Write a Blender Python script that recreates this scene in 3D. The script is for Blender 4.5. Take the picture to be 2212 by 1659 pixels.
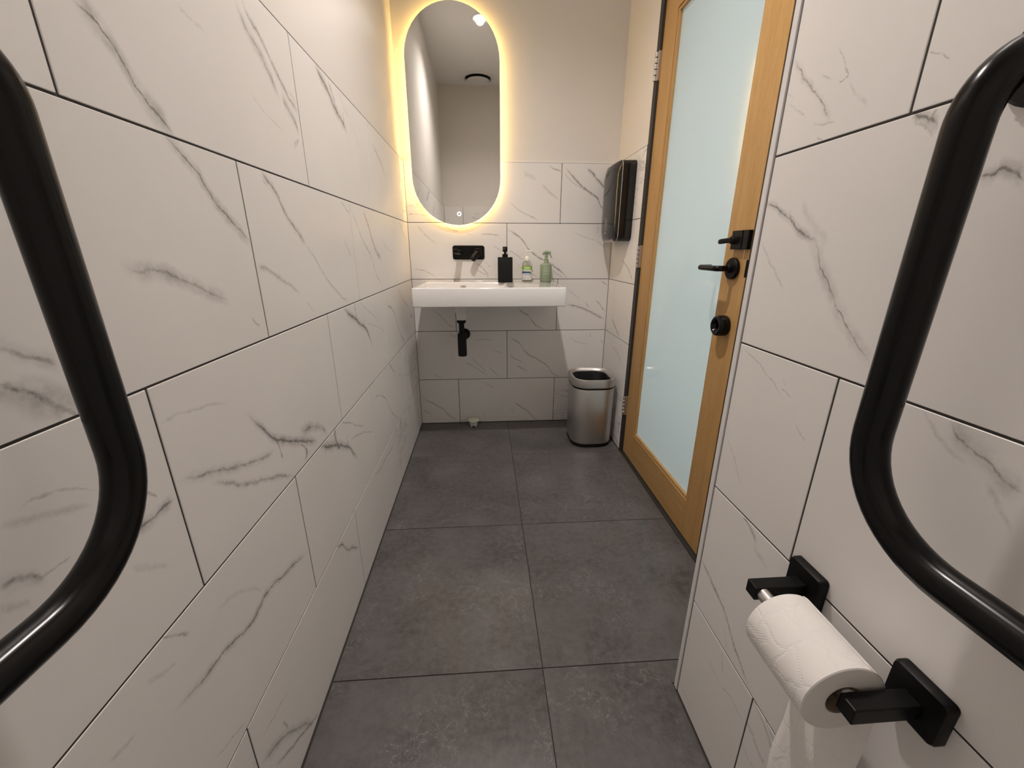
import bpy, bmesh, math, random
from mathutils import Vector, Matrix

for o in list(bpy.data.objects):
    bpy.data.objects.remove(o, do_unlink=True)
scene = bpy.context.scene
COL = scene.collection
random.seed(7)

# ------------------------------------------------------------------ camera
def make_camera():
    cd = bpy.data.cameras.new('camera')
    cd.sensor_fit = 'HORIZONTAL'
    cd.sensor_width = 36.0
    cd.lens = 874.0435 / 2212.0 * 36.0
    cd.clip_start = 0.01
    co = bpy.data.objects.new('camera', cd)
    COL.objects.link(co)
    yw, pt, rl = (math.radians(a) for a in (3.9283, -18.3225, 0.1397))
    f = Vector((math.sin(yw) * math.cos(pt), math.cos(yw) * math.cos(pt), math.sin(pt)))
    r = Vector((math.cos(yw), -math.sin(yw), 0))
    u = r.cross(f)
    r2 = math.cos(rl) * r + math.sin(rl) * u
    u2 = -math.sin(rl) * r + math.cos(rl) * u
    m = Matrix((r2, u2, -f)).transposed().to_4x4()
    m.translation = Vector((0.4106, -2.4152, 1.0574))
    co.matrix_world = m
    scene.camera = co
make_camera()

# ------------------------------------------------------------------ world, exposure
world = bpy.data.worlds.new('world')
scene.world = world
world.use_nodes = True
world.node_tree.nodes['Background'].inputs[0].default_value = (0.5, 0.5, 0.5, 1)
world.node_tree.nodes['Background'].inputs[1].default_value = 0.05
scene.view_settings.view_transform = 'Standard'
scene.view_settings.look = 'None'
scene.view_settings.gamma = 1.0
scene.view_settings.use_curve_mapping = False
scene.view_settings.exposure = 0.90

DOWNLIGHT_POS = (0.42, -1.22, 2.63)
DOWNLIGHT_POWER = 49.0
DOWNLIGHT_COLOR = (1.0, 0.91, 0.865)
DOWNLIGHT_ANGLE = 140.0
LED_STRENGTH = 21.0
LED_COLOR = (1.0, 0.63, 0.19)

# area lamp added in the unseen corridor to brighten the frosted door glass
def corridor_light():
    a = bpy.data.lights.new('corridor_fill', 'AREA')
    a.shape = 'RECTANGLE'; a.size = 1.9; a.size_y = 1.6; a.energy = CORRIDOR_POWER; a.color = (0.90, 0.97, 1.0)
    o = bpy.data.objects.new('corridor_fill', a)
    COL.objects.link(o); o.location = (2.70, -0.86, 1.0); o.rotation_euler = (0, math.radians(90), 0)
CORRIDOR_POWER = 66.0
corridor_light()

# ------------------------------------------------------------------ room dimensions (metres)
XN = 0.879          # tiled face of the nearer right wall
XR = 1.148          # tiled face of the right wall beside the door
YREAR = -2.46
ZC = 2.63
H1, RP = 0.2934, 0.302
ROWZ = [0.0] + [H1 + i * RP for i in range(5)]      # tile joints up to 1.5 m
TILE_TOP = ROWZ[-1]
TL = 0.602
GROUT = 0.0030
PAINT = 0.010       # painted wall sits this far behind the tile face

# ------------------------------------------------------------------ node helpers
def new_mat(name):
    m = bpy.data.materials.new(name)
    m.use_nodes = True
    nt = m.node_tree
    return m, nt, nt.nodes['Principled BSDF']

def simple(name, col, rough=0.5, metal=0.0, spec=0.5, coat=0.0, emit=None, es=0.0, bump=None, trans=0.0, ior=1.45, sub=0.0):
    m, nt, b = new_mat(name)
    b.inputs['Base Color'].default_value = (*col, 1)
    b.inputs['Roughness'].default_value = rough
    b.inputs['Metallic'].default_value = metal
    b.inputs['Specular IOR Level'].default_value = spec
    b.inputs['Coat Weight'].default_value = coat
    b.inputs['Coat Roughness'].default_value = 0.03
    b.inputs['Transmission Weight'].default_value = trans
    b.inputs['IOR'].default_value = ior
    if emit:
        b.inputs['Emission Color'].default_value = (*emit, 1)
        b.inputs['Emission Strength'].default_value = es
    if bump:
        sc, st, dist = bump
        tc = nt.nodes.new('ShaderNodeTexCoord')
        n = nt.nodes.new('ShaderNodeTexNoise')
        n.inputs['Scale'].default_value = sc
        n.inputs['Detail'].default_value = 3
        bp = nt.nodes.new('ShaderNodeBump')
        bp.inputs['Strength'].default_value = st
        bp.inputs['Distance'].default_value = dist
        nt.links.new(tc.outputs['Object'], n.inputs['Vector'])
        nt.links.new(n.outputs['Fac'], bp.inputs['Height'])
        nt.links.new(bp.outputs['Normal'], b.inputs['Normal'])
    return m

class NT:
    """small wrapper for chaining math nodes"""
    def __init__(s, nt):
        s.nt = nt
    def val(s, node_in, v):
        if isinstance(v, (int, float)):
            node_in.default_value = v
        else:
            s.nt.links.new(v, node_in)
    def math(s, op, a, b=None, c=None, clamp=False):
        n = s.nt.nodes.new('ShaderNodeMath')
        n.operation = op
        n.use_clamp = clamp
        s.val(n.inputs[0], a)
        if b is not None: s.val(n.inputs[1], b)
        if c is not None: s.val(n.inputs[2], c)
        return n.outputs[0]
    def maprange(s, v, a, b, c, d, kind='LINEAR'):
        n = s.nt.nodes.new('ShaderNodeMapRange')
        n.interpolation_type = kind
        n.clamp = True
        s.val(n.inputs[0], v)
        for i, x in enumerate((a, b, c, d)):
            s.val(n.inputs[i + 1], x)
        return n.outputs[0]
    def noise(s, vec, scale, detail=2.0, rough=0.5, out='Fac', dist=0.0):
        n = s.nt.nodes.new('ShaderNodeTexNoise')
        n.inputs['Scale'].default_value = scale
        n.inputs['Detail'].default_value = detail
        n.inputs['Roughness'].default_value = rough
        n.inputs['Distortion'].default_value = dist
        s.nt.links.new(vec, n.inputs['Vector'])
        return n.outputs[out]
    def vec(s, op, a, b):
        n = s.nt.nodes.new('ShaderNodeVectorMath')
        n.operation = op
        for i, x in enumerate((a, b)):
            if isinstance(x, (tuple, list)):
                n.inputs[i].default_value = x
            elif isinstance(x, (int, float)):
                n.inputs['Scale'].default_value = x
            else:
                s.nt.links.new(x, n.inputs[i])
        return n.outputs[0]
    def mix(s, fac, a, b):
        n = s.nt.nodes.new('ShaderNodeMix')
        n.data_type = 'RGBA'
        s.val(n.inputs['Factor'], fac)
        for k, x in ((6, a), (7, b)):
            if isinstance(x, tuple):
                n.inputs[k].default_value = (*x, 1)
            else:
                s.nt.links.new(x, n.inputs[k])
        return n.outputs[2]

# ------------------------------------------------------------------ marble tile material
TILE_WHITE = (0.84, 0.818, 0.798)
TILE_GREY = (0.745, 0.722, 0.70)
VEIN_DARK = (0.17, 0.16, 0.15)

def tile_material(name, axis, veins):
    """porcelain tile with grey marble veins; axis 0: wall runs along x, 1: along y; veins in wall metres"""
    m, nt, b = new_mat(name)
    N = NT(nt)
    tc = nt.nodes.new('ShaderNodeTexCoord')
    co = tc.outputs['Object']
    w1 = N.vec('SUBTRACT', N.noise(co, 22.0, 4.0, 0.6, 'Color'), (0.5, 0.5, 0.5))
    w2 = N.vec('SUBTRACT', N.noise(co, 95.0, 5.0, 0.7, 'Color'), (0.5, 0.5, 0.5))
    p = N.vec('ADD', co, N.vec('SCALE', w1, 0.017))
    p = N.vec('ADD', p, N.vec('SCALE', w2, 0.0065))
    sep = nt.nodes.new('ShaderNodeSeparateXYZ')
    nt.links.new(p, sep.inputs[0])
    S, T = sep.outputs[axis], sep.outputs[2]
    brk = N.maprange(N.noise(co, 70.0, 4.0, 0.7), 0.34, 0.60, 0.30, 1.35)
    hbrk = N.maprange(N.noise(co, 34.0, 4.0, 0.65), 0.34, 0.64, 0.35, 1.9)
    cloud = N.maprange(N.noise(co, 3.2, 3.0, 0.55), 0.40, 0.75, 0.0, 0.35)
    tot = None
    for pts, cw, cs, hw, hs in veins:
        ds = max(q[0] for q in pts) - min(q[0] for q in pts)
        dt = max(q[1] for q in pts) - min(q[1] for q in pts)
        k = 0 if ds >= dt else 1
        q = sorted([(a[k], a[1 - k]) for a in pts])
        P, Q = (S, T) if k == 0 else (T, S)
        p0, p1 = q[0][0], q[-1][0]
        q0, q1 = min(a[1] for a in q), max(a[1] for a in q)
        if p1 - p0 < 1e-4: continue
        q1 = max(q1, q0 + 1e-3)
        sl = max((q1 - q0) / (p1 - p0), 0.0)
        cosf = 1.0 / math.sqrt(1 + sl * sl)
        pad = (p1 - p0) * 0.04 + 0.002
        pu = N.math('MULTIPLY_ADD', P, 1.0 / (p1 - p0 + 2 * pad), -(p0 - pad) / (p1 - p0 + 2 * pad))
        fc = nt.nodes.new('ShaderNodeFloatCurve')
        cm = fc.mapping
        cv = cm.curves[0]
        norm = [((a - p0 + pad) / (p1 - p0 + 2 * pad), (v - q0) / (q1 - q0)) for a, v in q]
        clean = [norm[0]]
        for a in norm[1:]:
            if a[0] - clean[-1][0] > 0.01: clean.append(a)
        cv.points[0].location = clean[0]
        cv.points[1].location = clean[-1]
        for a in clean[1:-1]:
            cv.points.new(*a)
        cm.update()
        nt.links.new(pu, fc.inputs['Value'])
        g = N.math('MULTIPLY_ADD', fc.outputs[0], q1 - q0, q0)
        d = N.math('ABSOLUTE', N.math('SUBTRACT', Q, g))
        e = N.math('ABSOLUTE', N.math('SUBTRACT', pu, 0.5))
        env = N.maprange(e, 0.30, 0.5, 1.0, 0.0, 'SMOOTHSTEP')
        core = N.math('MULTIPLY', N.maprange(d, 0.0, cw * 0.0011 / cosf, cs * 1.08, 0.0, 'SMOOTHSTEP'), brk)
        if hw:
            core = N.math('ADD', core, N.math('MULTIPLY', N.maprange(d, 0.0, hw * 0.0013 / cosf, hs, 0.0, 'SMOOTHSTEP'), hbrk))
        core = N.math('MULTIPLY', core, env)
        tot = core if tot is None else N.math('ADD', tot, core)
    base = N.mix(cloud, TILE_WHITE, TILE_GREY)
    if tot is not None:
        tot = N.math('MINIMUM', tot, 0.85)
        base = N.mix(tot, base, VEIN_DARK)
    nt.links.new(base, b.inputs['Base Color'])
    b.inputs['Roughness'].default_value = 0.36
    b.inputs['Specular IOR Level'].default_value = 0.35
    return m

def generic_tile_material(name, axis):
    """same porcelain with loose diagonal veins, for tiles only glimpsed"""
    m, nt, b = new_mat(name)
    N = NT(nt)
    tc = nt.nodes.new('ShaderNodeTexCoord')
    oi = nt.nodes.new('ShaderNodeObjectInfo')
    off = nt.nodes.new('ShaderNodeCombineXYZ')
    nt.links.new(N.math('MULTIPLY', oi.outputs['Random'], 9.0), off.inputs[0])
    nt.links.new(N.math('MULTIPLY', oi.outputs['Random'], 5.0), off.inputs[2])
    co = N.vec('ADD', tc.outputs['Object'], off.outputs[0])
    mp = nt.nodes.new('ShaderNodeMapping')
    mp.inputs['Rotation'].default_value = (0, math.radians(35), 0) if axis == 0 else (math.radians(-35), 0, 0)
    mp.inputs['Scale'].default_value = (1.2, 1.2, 5.0)
    nt.links.new(co, mp.inputs['Vector'])
    n1 = N.noise(mp.outputs[0], 2.2, 5.0, 0.6, dist=0.6)
    ridge = N.math('ABSOLUTE', N.math('SUBTRACT', n1, 0.5))
    v = N.maprange(ridge, 0.0, 0.018, 0.5, 0.0, 'SMOOTHSTEP')
    gate = N.maprange(N.noise(co, 4.0, 2.0), 0.48, 0.62, 0.0, 1.0)
    v = N.math('MULTIPLY', v, gate)
    cloud = N.maprange(N.noise(co, 3.2, 3.0, 0.55), 0.40, 0.75, 0.0, 0.35)
    base = N.mix(v, N.mix(cloud, TILE_WHITE, TILE_GREY), VEIN_DARK)
    nt.links.new(base, b.inputs['Base Color'])
    b.inputs['Roughness'].default_value = 0.36
    b.inputs['Specular IOR Level'].default_value = 0.35
    return m

def floor_material():
    m, nt, b = new_mat('charcoal_porcelain')
    N = NT(nt)
    tc = nt.nodes.new('ShaderNodeTexCoord')
    oi = nt.nodes.new('ShaderNodeObjectInfo')
    off = nt.nodes.new('ShaderNodeCombineXYZ')
    nt.links.new(N.math('MULTIPLY', oi.outputs['Random'], 13.0), off.inputs[0])
    nt.links.new(N.math('MULTIPLY', oi.outputs['Random'], 7.0), off.inputs[1])
    co = N.vec('ADD', tc.outputs['Object'], off.outputs[0])
    big = N.maprange(N.noise(co, 4.5, 5.0, 0.62), 0.34, 0.68, 0.0, 1.0)
    base = N.mix(big, (0.055, 0.051, 0.050), (0.132, 0.125, 0.124))
    warm = N.maprange(N.noise(co, 3.0, 3.0, 0.6), 0.5, 0.75, 0.0, 0.5)
    base = N.mix(warm, base, (0.094, 0.080, 0.073))
    grain = N.maprange(N.noise(co, 48.0, 5.0, 0.75), 0.38, 0.66, 0.0, 0.75)
    base = N.mix(grain, base, (0.140, 0.133, 0.131))
    # pale hairline flecks gathered in patches
    dis = N.vec('ADD', co, N.vec('SCALE', N.vec('SUBTRACT', N.noise(co, 30.0, 4.0, 0.65, 'Color'), (0.5, 0.5, 0.5)), 0.06))
    r1 = N.math('ABSOLUTE', N.math('SUBTRACT', N.noise(dis, 24.0, 4.0, 0.65), 0.5))
    fl = N.maprange(r1, 0.0, 0.019, 0.75, 0.0, 'SMOOTHSTEP')
    gate = N.maprange(N.noise(co, 5.0, 3.0, 0.6), 0.49, 0.66, 0.0, 1.0, 'SMOOTHSTEP')
    gate2 = N.maprange(N.noise(co, 95.0, 3.0, 0.65), 0.40, 0.60, 0.0, 1.0)
    fl = N.math('MULTIPLY', N.math('MULTIPLY', fl, gate), gate2)
    base = N.mix(fl, base, (0.34, 0.325, 0.315))
    r2 = N.math('ABSOLUTE', N.math('SUBTRACT', N.noise(dis, 2.1, 4.0, 0.55), 0.5))
    ln = N.math('MULTIPLY', N.maprange(r2, 0.0, 0.004, 0.30, 0.0, 'SMOOTHSTEP'), N.maprange(N.noise(co, 6.0, 2.0), 0.45, 0.6, 0.0, 1.0))
    base = N.mix(ln, base, (0.30, 0.28, 0.27))
    nt.links.new(base, b.inputs['Base Color'])
    b.inputs['Roughness'].default_value = 0.30
    b.inputs['Specular IOR Level'].default_value = 0.5
    bp = nt.nodes.new('ShaderNodeBump')
    bp.inputs['Strength'].default_value = 0.12
    bp.inputs['Distance'].default_value = 0.002
    nt.links.new(N.noise(co, 45.0, 4.0, 0.6), bp.inputs['Height'])
    nt.links.new(bp.outputs[0], b.inputs['Normal'])
    return m

def wood_material(name, axis):
    m, nt, b = new_mat(name)
    N = NT(nt)
    tc = nt.nodes.new('ShaderNodeTexCoord')
    mp = nt.nodes.new('ShaderNodeMapping')
    mp.inputs['Scale'].default_value = (1, 1, 0.06) if axis == 2 else (1, 0.06, 1)
    nt.links.new(tc.outputs['Object'], mp.inputs['Vector'])
    g = N.maprange(N.noise(mp.outputs[0], 34.0, 5.0, 0.65, dist=0.4), 0.3, 0.7, 0.0, 1.0)
    fine = N.maprange(N.noise(mp.outputs[0], 240.0, 3.0, 0.7), 0.45, 0.7, 0.0, 0.45)
    base = N.mix(g, (0.44, 0.255, 0.088), (0.53, 0.325, 0.130))
    base = N.mix(fine, base, (0.30, 0.16, 0.055))
    nt.links.new(base, b.inputs['Base Color'])
    b.inputs['Roughness'].default_value = 0.42
    b.inputs['Specular IOR Level'].default_value = 0.4
    return m

def brushed_steel(name):
    m, nt, b = new_mat(name)
    N = NT(nt)
    tc = nt.nodes.new('ShaderNodeTexCoord')
    mp = nt.nodes.new('ShaderNodeMapping')
    mp.inputs['Scale'].default_value = (2, 2, 90)
    nt.links.new(tc.outputs['Object'], mp.inputs['Vector'])
    n = N.noise(mp.outputs[0], 14.0, 3.0, 0.6)
    nt.links.new(N.maprange(n, 0.3, 0.7, 0.33, 0.40), b.inputs['Roughness'])
    b.inputs['Base Color'].default_value = (0.60, 0.585, 0.57, 1)
    b.inputs['Metallic'].default_value = 1.0
    b.inputs['Anisotropic'].default_value = 0.6
    return m

def paper_material():
    m, nt, b = new_mat('embossed_tissue')
    N = NT(nt)
    tc = nt.nodes.new('ShaderNodeTexCoord')
    co = tc.outputs['UV']
    dis = N.vec('ADD', co, N.vec('SCALE', N.vec('SUBTRACT', N.noise(co, 26.0, 1.0, 0.5, 'Color'), (0.5, 0.5, 0.5)), 0.035))
    v = nt.nodes.new('ShaderNodeTexVoronoi')
    v.feature = 'DISTANCE_TO_EDGE'
    v.inputs['Scale'].default_value = 30.0
    v.inputs['Randomness'].default_value = 0.55
    nt.links.new(dis, v.inputs['Vector'])
    line = N.maprange(v.outputs['Distance'], 0.02, 0.10, 1.0, 0.0, 'SMOOTHSTEP')
    sep = nt.nodes.new('ShaderNodeSeparateXYZ')
    nt.links.new(co, sep.inputs[0])
    dots = N.math('MULTIPLY', N.math('SINE', N.math('MULTIPLY', sep.outputs[0], 1500.0)), N.math('SINE', N.math('MULTIPLY', sep.outputs[1], 1500.0)))
    line = N.math('MULTIPLY', line, N.maprange(dots, -0.6, 0.4, 0.35, 1.0))
    h = N.math('ADD', N.math('MULTIPLY', line, -1.0), N.math('MULTIPLY', N.noise(co, 500.0, 2.0), 0.25))
    bp = nt.nodes.new('ShaderNodeBump')
    bp.inputs['Strength'].default_value = 0.4
    bp.inputs['Distance'].default_value = 0.0010
    nt.links.new(h, bp.inputs['Height'])
    nt.links.new(bp.outputs[0], b.inputs['Normal'])
    b.inputs['Base Color'].default_value = (0.87, 0.84, 0.815, 1)
    b.inputs['Roughness'].default_value = 0.9
    b.inputs['Specular IOR Level'].default_value = 0.1
    return m

M = {}
M['paint'] = simple('wall_paint', (0.78, 0.745, 0.70), 0.38, spec=0.35, bump=(350, 0.05, 0.001))
M['ceiling'] = simple('ceiling_paint', (0.88, 0.87, 0.85), 0.6)
M['grout'] = simple('dark_grout', (0.055, 0.048, 0.043), 0.85)
M['floor_grout'] = simple('floor_grout', (0.055, 0.05, 0.047), 0.85)
M['white_trim'] = simple('white_trim', (0.78, 0.77, 0.77), 0.35)
M['black'] = simple('black_powder_coat', (0.004, 0.004, 0.004), 0.21, spec=0.25)
M['black_satin'] = simple('black_satin', (0.006, 0.006, 0.006), 0.40, spec=0.22, bump=(220, 0.06, 0.0005))
M['black_gloss'] = simple('black_gloss_plastic', (0.006, 0.006, 0.006), 0.08, spec=0.5)
M['black_matt'] = simple('black_matt', (0.008, 0.008, 0.008), 0.6, spec=0.25)
M['charcoal'] = simple('charcoal_frame', (0.030, 0.029, 0.025), 0.5)
M['oak_v'] = wood_material('oak_upright', 2)
M['oak_h'] = wood_material('oak_cross', 1)
def frosted_glass():
    m, nt, b = new_mat('frosted_glass')
    b.inputs['Base Color'].default_value = (0.55, 0.68, 0.71, 1)
    b.inputs['Roughness'].default_value = 0.6
    b.inputs['Specular IOR Level'].default_value = 0.0
    tr = nt.nodes.new('ShaderNodeBsdfTranslucent')
    tr.inputs['Color'].default_value = (0.83, 0.86, 0.84, 1)
    mx = nt.nodes.new('ShaderNodeMixShader')
    mx.inputs[0].default_value = 0.55
    nt.links.new(b.outputs[0], mx.inputs[1]); nt.links.new(tr.outputs[0], mx.inputs[2])
    gs = nt.nodes.new('ShaderNodeBsdfGlossy')
    gs.inputs['Roughness'].default_value = 0.02
    fr = nt.nodes.new('ShaderNodeFresnel')
    fr.inputs['IOR'].default_value = 1.7
    m2 = nt.nodes.new('ShaderNodeMixShader')
    nt.links.new(fr.outputs[0], m2.inputs[0]); nt.links.new(mx.outputs[0], m2.inputs[1]); nt.links.new(gs.outputs[0], m2.inputs[2])
    nt.links.new(m2.outputs[0], nt.nodes['Material Output'].inputs['Surface'])
    return m
M['glass'] = frosted_glass()
M['mirror'] = simple('mirror_silver', (0.84, 0.84, 0.82), 0.015, metal=1.0)
M['mirror_back'] = simple('mirror_backing', (0.75, 0.74, 0.72), 0.5)
M['led'] = simple('led_strip', (0.9, 0.8, 0.6), 0.5, emit=LED_COLOR, es=LED_STRENGTH)
M['ring_light'] = simple('touch_ring_light', (0.9, 0.9, 0.9), 0.5, emit=(1, 1, 1), es=0.7)
M['ceramic'] = simple('white_ceramic', (0.83, 0.815, 0.80), 0.08, spec=0.5, coat=0.4)
M['plastic_white'] = simple('white_plastic', (0.75, 0.74, 0.72), 0.35)
M['chrome'] = simple('satin_metal', (0.62, 0.61, 0.60), 0.28, metal=1.0)
M['steel'] = brushed_steel('brushed_steel')
M['bag'] = simple('bin_bag', (0.004, 0.004, 0.004), 0.5)
M['tissue'] = paper_material()
M['paper'] = simple('paper_plain', (0.70, 0.67, 0.64), 0.9, spec=0.1)
M['card'] = simple('cardboard_core', (0.33, 0.27, 0.20), 0.9)
M['sage'] = simple('sage_plastic', (0.27, 0.33, 0.22), 0.4)
M['sage_print'] = simple('sage_print', (0.52, 0.56, 0.47), 0.5)
M['cream'] = simple('cream_plastic', (0.88, 0.85, 0.77), 0.35)
M['clear'] = simple('clear_plastic', (0.95, 0.97, 0.93), 0.04, trans=1.0, ior=1.2)
M['lime'] = simple('lime_label', (0.30, 0.52, 0.06), 0.45)
M['label_white'] = simple('label_white', (0.80, 0.80, 0.78), 0.45)
M['label_blue'] = simple('label_blue', (0.06, 0.11, 0.22), 0.45)
M['label_green'] = simple('label_green', (0.10, 0.22, 0.09), 0.45)
M['label_grey'] = simple('label_grey', (0.42, 0.42, 0.42), 0.5)
M['mint'] = simple('mint_plastic', (0.74, 0.82, 0.66), 0.4)
M['peach'] = simple('peach_print', (0.70, 0.45, 0.33), 0.5)
M['logo_grey'] = simple('logo_grey', (0.10, 0.095, 0.10), 0.25)
M['silver_line'] = simple('silver_line', (0.50, 0.49, 0.47), 0.4)
M['lamp'] = simple('downlight_lens', (1, 1, 1), 0.5, emit=(1.0, 0.93, 0.86), es=40.0)
M['floor'] = floor_material()

# ------------------------------------------------------------------ mesh helpers
def obj(name, bm, mat, parent=None, smooth=None, loc=(0, 0, 0)):
    me = bpy.data.meshes.new(name)
    bmesh.ops.recalc_face_normals(bm, faces=bm.faces)
    bm.to_mesh(me)
    bm.free()
    if smooth is not None:
        for p in me.polygons: p.use_smooth = True
        me.set_sharp_from_angle(angle=math.radians(smooth))
    me.materials.append(mat)
    o = bpy.data.objects.new(name, me)
    COL.objects.link(o)
    o.location = loc
    if parent: o.parent = parent
    return o

def tag(o, label=None, cat=None, group=None, kind=None):
    if label: o['label'] = label
    if cat: o['category'] = cat
    if group: o['group'] = group
    if kind: o['kind'] = kind
    return o

def empty(name, loc=(0, 0, 0), label=None, cat=None, group=None, kind=None):
    o = bpy.data.objects.new(name, None)
    o.empty_display_size = 0.05
    COL.objects.link(o)
    o.location = loc
    return tag(o, label, cat, group, kind)

def box(x0, x1, y0, y1, z0, z1, bev=0.0, seg=2, bm=None):
    own = bm is None
    t = bmesh.new()
    vs = [t.verts.new((x, y, z)) for x in (x0, x1) for y in (y0, y1) for z in (z0, z1)]
    for f in ((0, 1, 3, 2), (4, 6, 7, 5), (0, 4, 5, 1), (2, 3, 7, 6), (0, 2, 6, 4), (1, 5, 7, 3)):
        t.faces.new([vs[i] for i in f])
    if bev > 0:
        bmesh.ops.bevel(t, geom=list(t.edges), offset=bev, segments=seg, profile=0.5, affect='EDGES')
    if own: return t
    me = bpy.data.meshes.new('tmp')
    t.to_mesh(me); t.free()
    bm.from_mesh(me)
    bpy.data.meshes.remove(me)
    return bm

def rrect(w, h, r, n=5):
    """rounded rectangle loop in 2D centred on 0"""
    r = min(r, w / 2 - 1e-5, h / 2 - 1e-5)
    pts = []
    for cx, cy, a0 in ((w / 2 - r, h / 2 - r, 0), (-w / 2 + r, h / 2 - r, 90), (-w / 2 + r, -h / 2 + r, 180), (w / 2 - r, -h / 2 + r, 270)):
        for i in range(n + 1):
            a = math.radians(a0 + 90 * i / n)
            pts.append((cx + r * math.cos(a), cy + r * math.sin(a)))
    return pts

def loft(loops, cap0=True, cap1=True, bm=None):
    bm = bm or bmesh.new()
    rows = [[bm.verts.new(p) for p in lp] for lp in loops]
    n = len(rows[0])
    for a, b in zip(rows, rows[1:]):
        for i in range(n):
            bm.faces.new((a[i], a[(i + 1) % n], b[(i + 1) % n], b[i]))
    if cap0: bm.faces.new(rows[0])
    if cap1: bm.faces.new(rows[-1])
    return bm

def lathe(profile, c=(0, 0, 0), axis='z', seg=32, cap0=True, cap1=True, bm=None):
    """profile: (radius, height along axis)"""
    loops = []
    for r, h in profile:
        lp = []
        for i in range(seg):
            a = 2 * math.pi * i / seg
            u, v = r * math.cos(a), r * math.sin(a)
            if axis == 'z': p = (c[0] + u, c[1] + v, c[2] + h)
            elif axis == 'x': p = (c[0] + h, c[1] + u, c[2] + v)
            else: p = (c[0] + u, c[1] + h, c[2] + v)
            lp.append(p)
        loops.append(lp)
    return loft(loops, cap0, cap1, bm)

def fillet(pts, rads, n=10):
    """replace the inner corners of a polyline with arcs"""
    P = [Vector(p) for p in pts]
    out = [P[0]]
    for i in range(1, len(P) - 1):
        a, b, c = P[i - 1], P[i], P[i + 1]
        r = rads[i - 1]
        u, v = (a - b).normalized(), (c - b).normalized()
        ang = u.angle(v)
        t = r / math.tan(ang / 2)
        s, e = b + u * t, b + v * t
        cen = b + (u + v).normalized() * (r / math.sin(ang / 2))
        s0, e0 = s - cen, e - cen
        tot = s0.angle(e0)
        ax = s0.cross(e0).normalized()
        for k in range(n + 1):
            out.append(cen + Matrix.Rotation(tot * k / n, 3, ax) @ s0)
    out.append(P[-1])
    return out

def tube(path, r, seg=20, bm=None, caps=True):
    P = [Vector(p) for p in path]
    rs = r if isinstance(r, (list, tuple)) else [r] * len(P)
    loops = []
    up = None
    for i, p in enumerate(P):
        if i == 0: d = P[1] - p
        elif i == len(P) - 1: d = p - P[-2]
        else: d = (P[i + 1] - p).normalized() + (p - P[i - 1]).normalized()
        d.normalize()
        if up is None:
            up = Vector((0, 0, 1)) if abs(d.z) < 0.9 else Vector((1, 0, 0))
        sx = d.cross(up).normalized()
        up = sx.cross(d).normalized()
        loops.append([p + rs[i] * (math.cos(2 * math.pi * k / seg) * sx + math.sin(2 * math.pi * k / seg) * up) for k in range(seg)])
    return loft(loops, caps, caps, bm)

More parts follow.
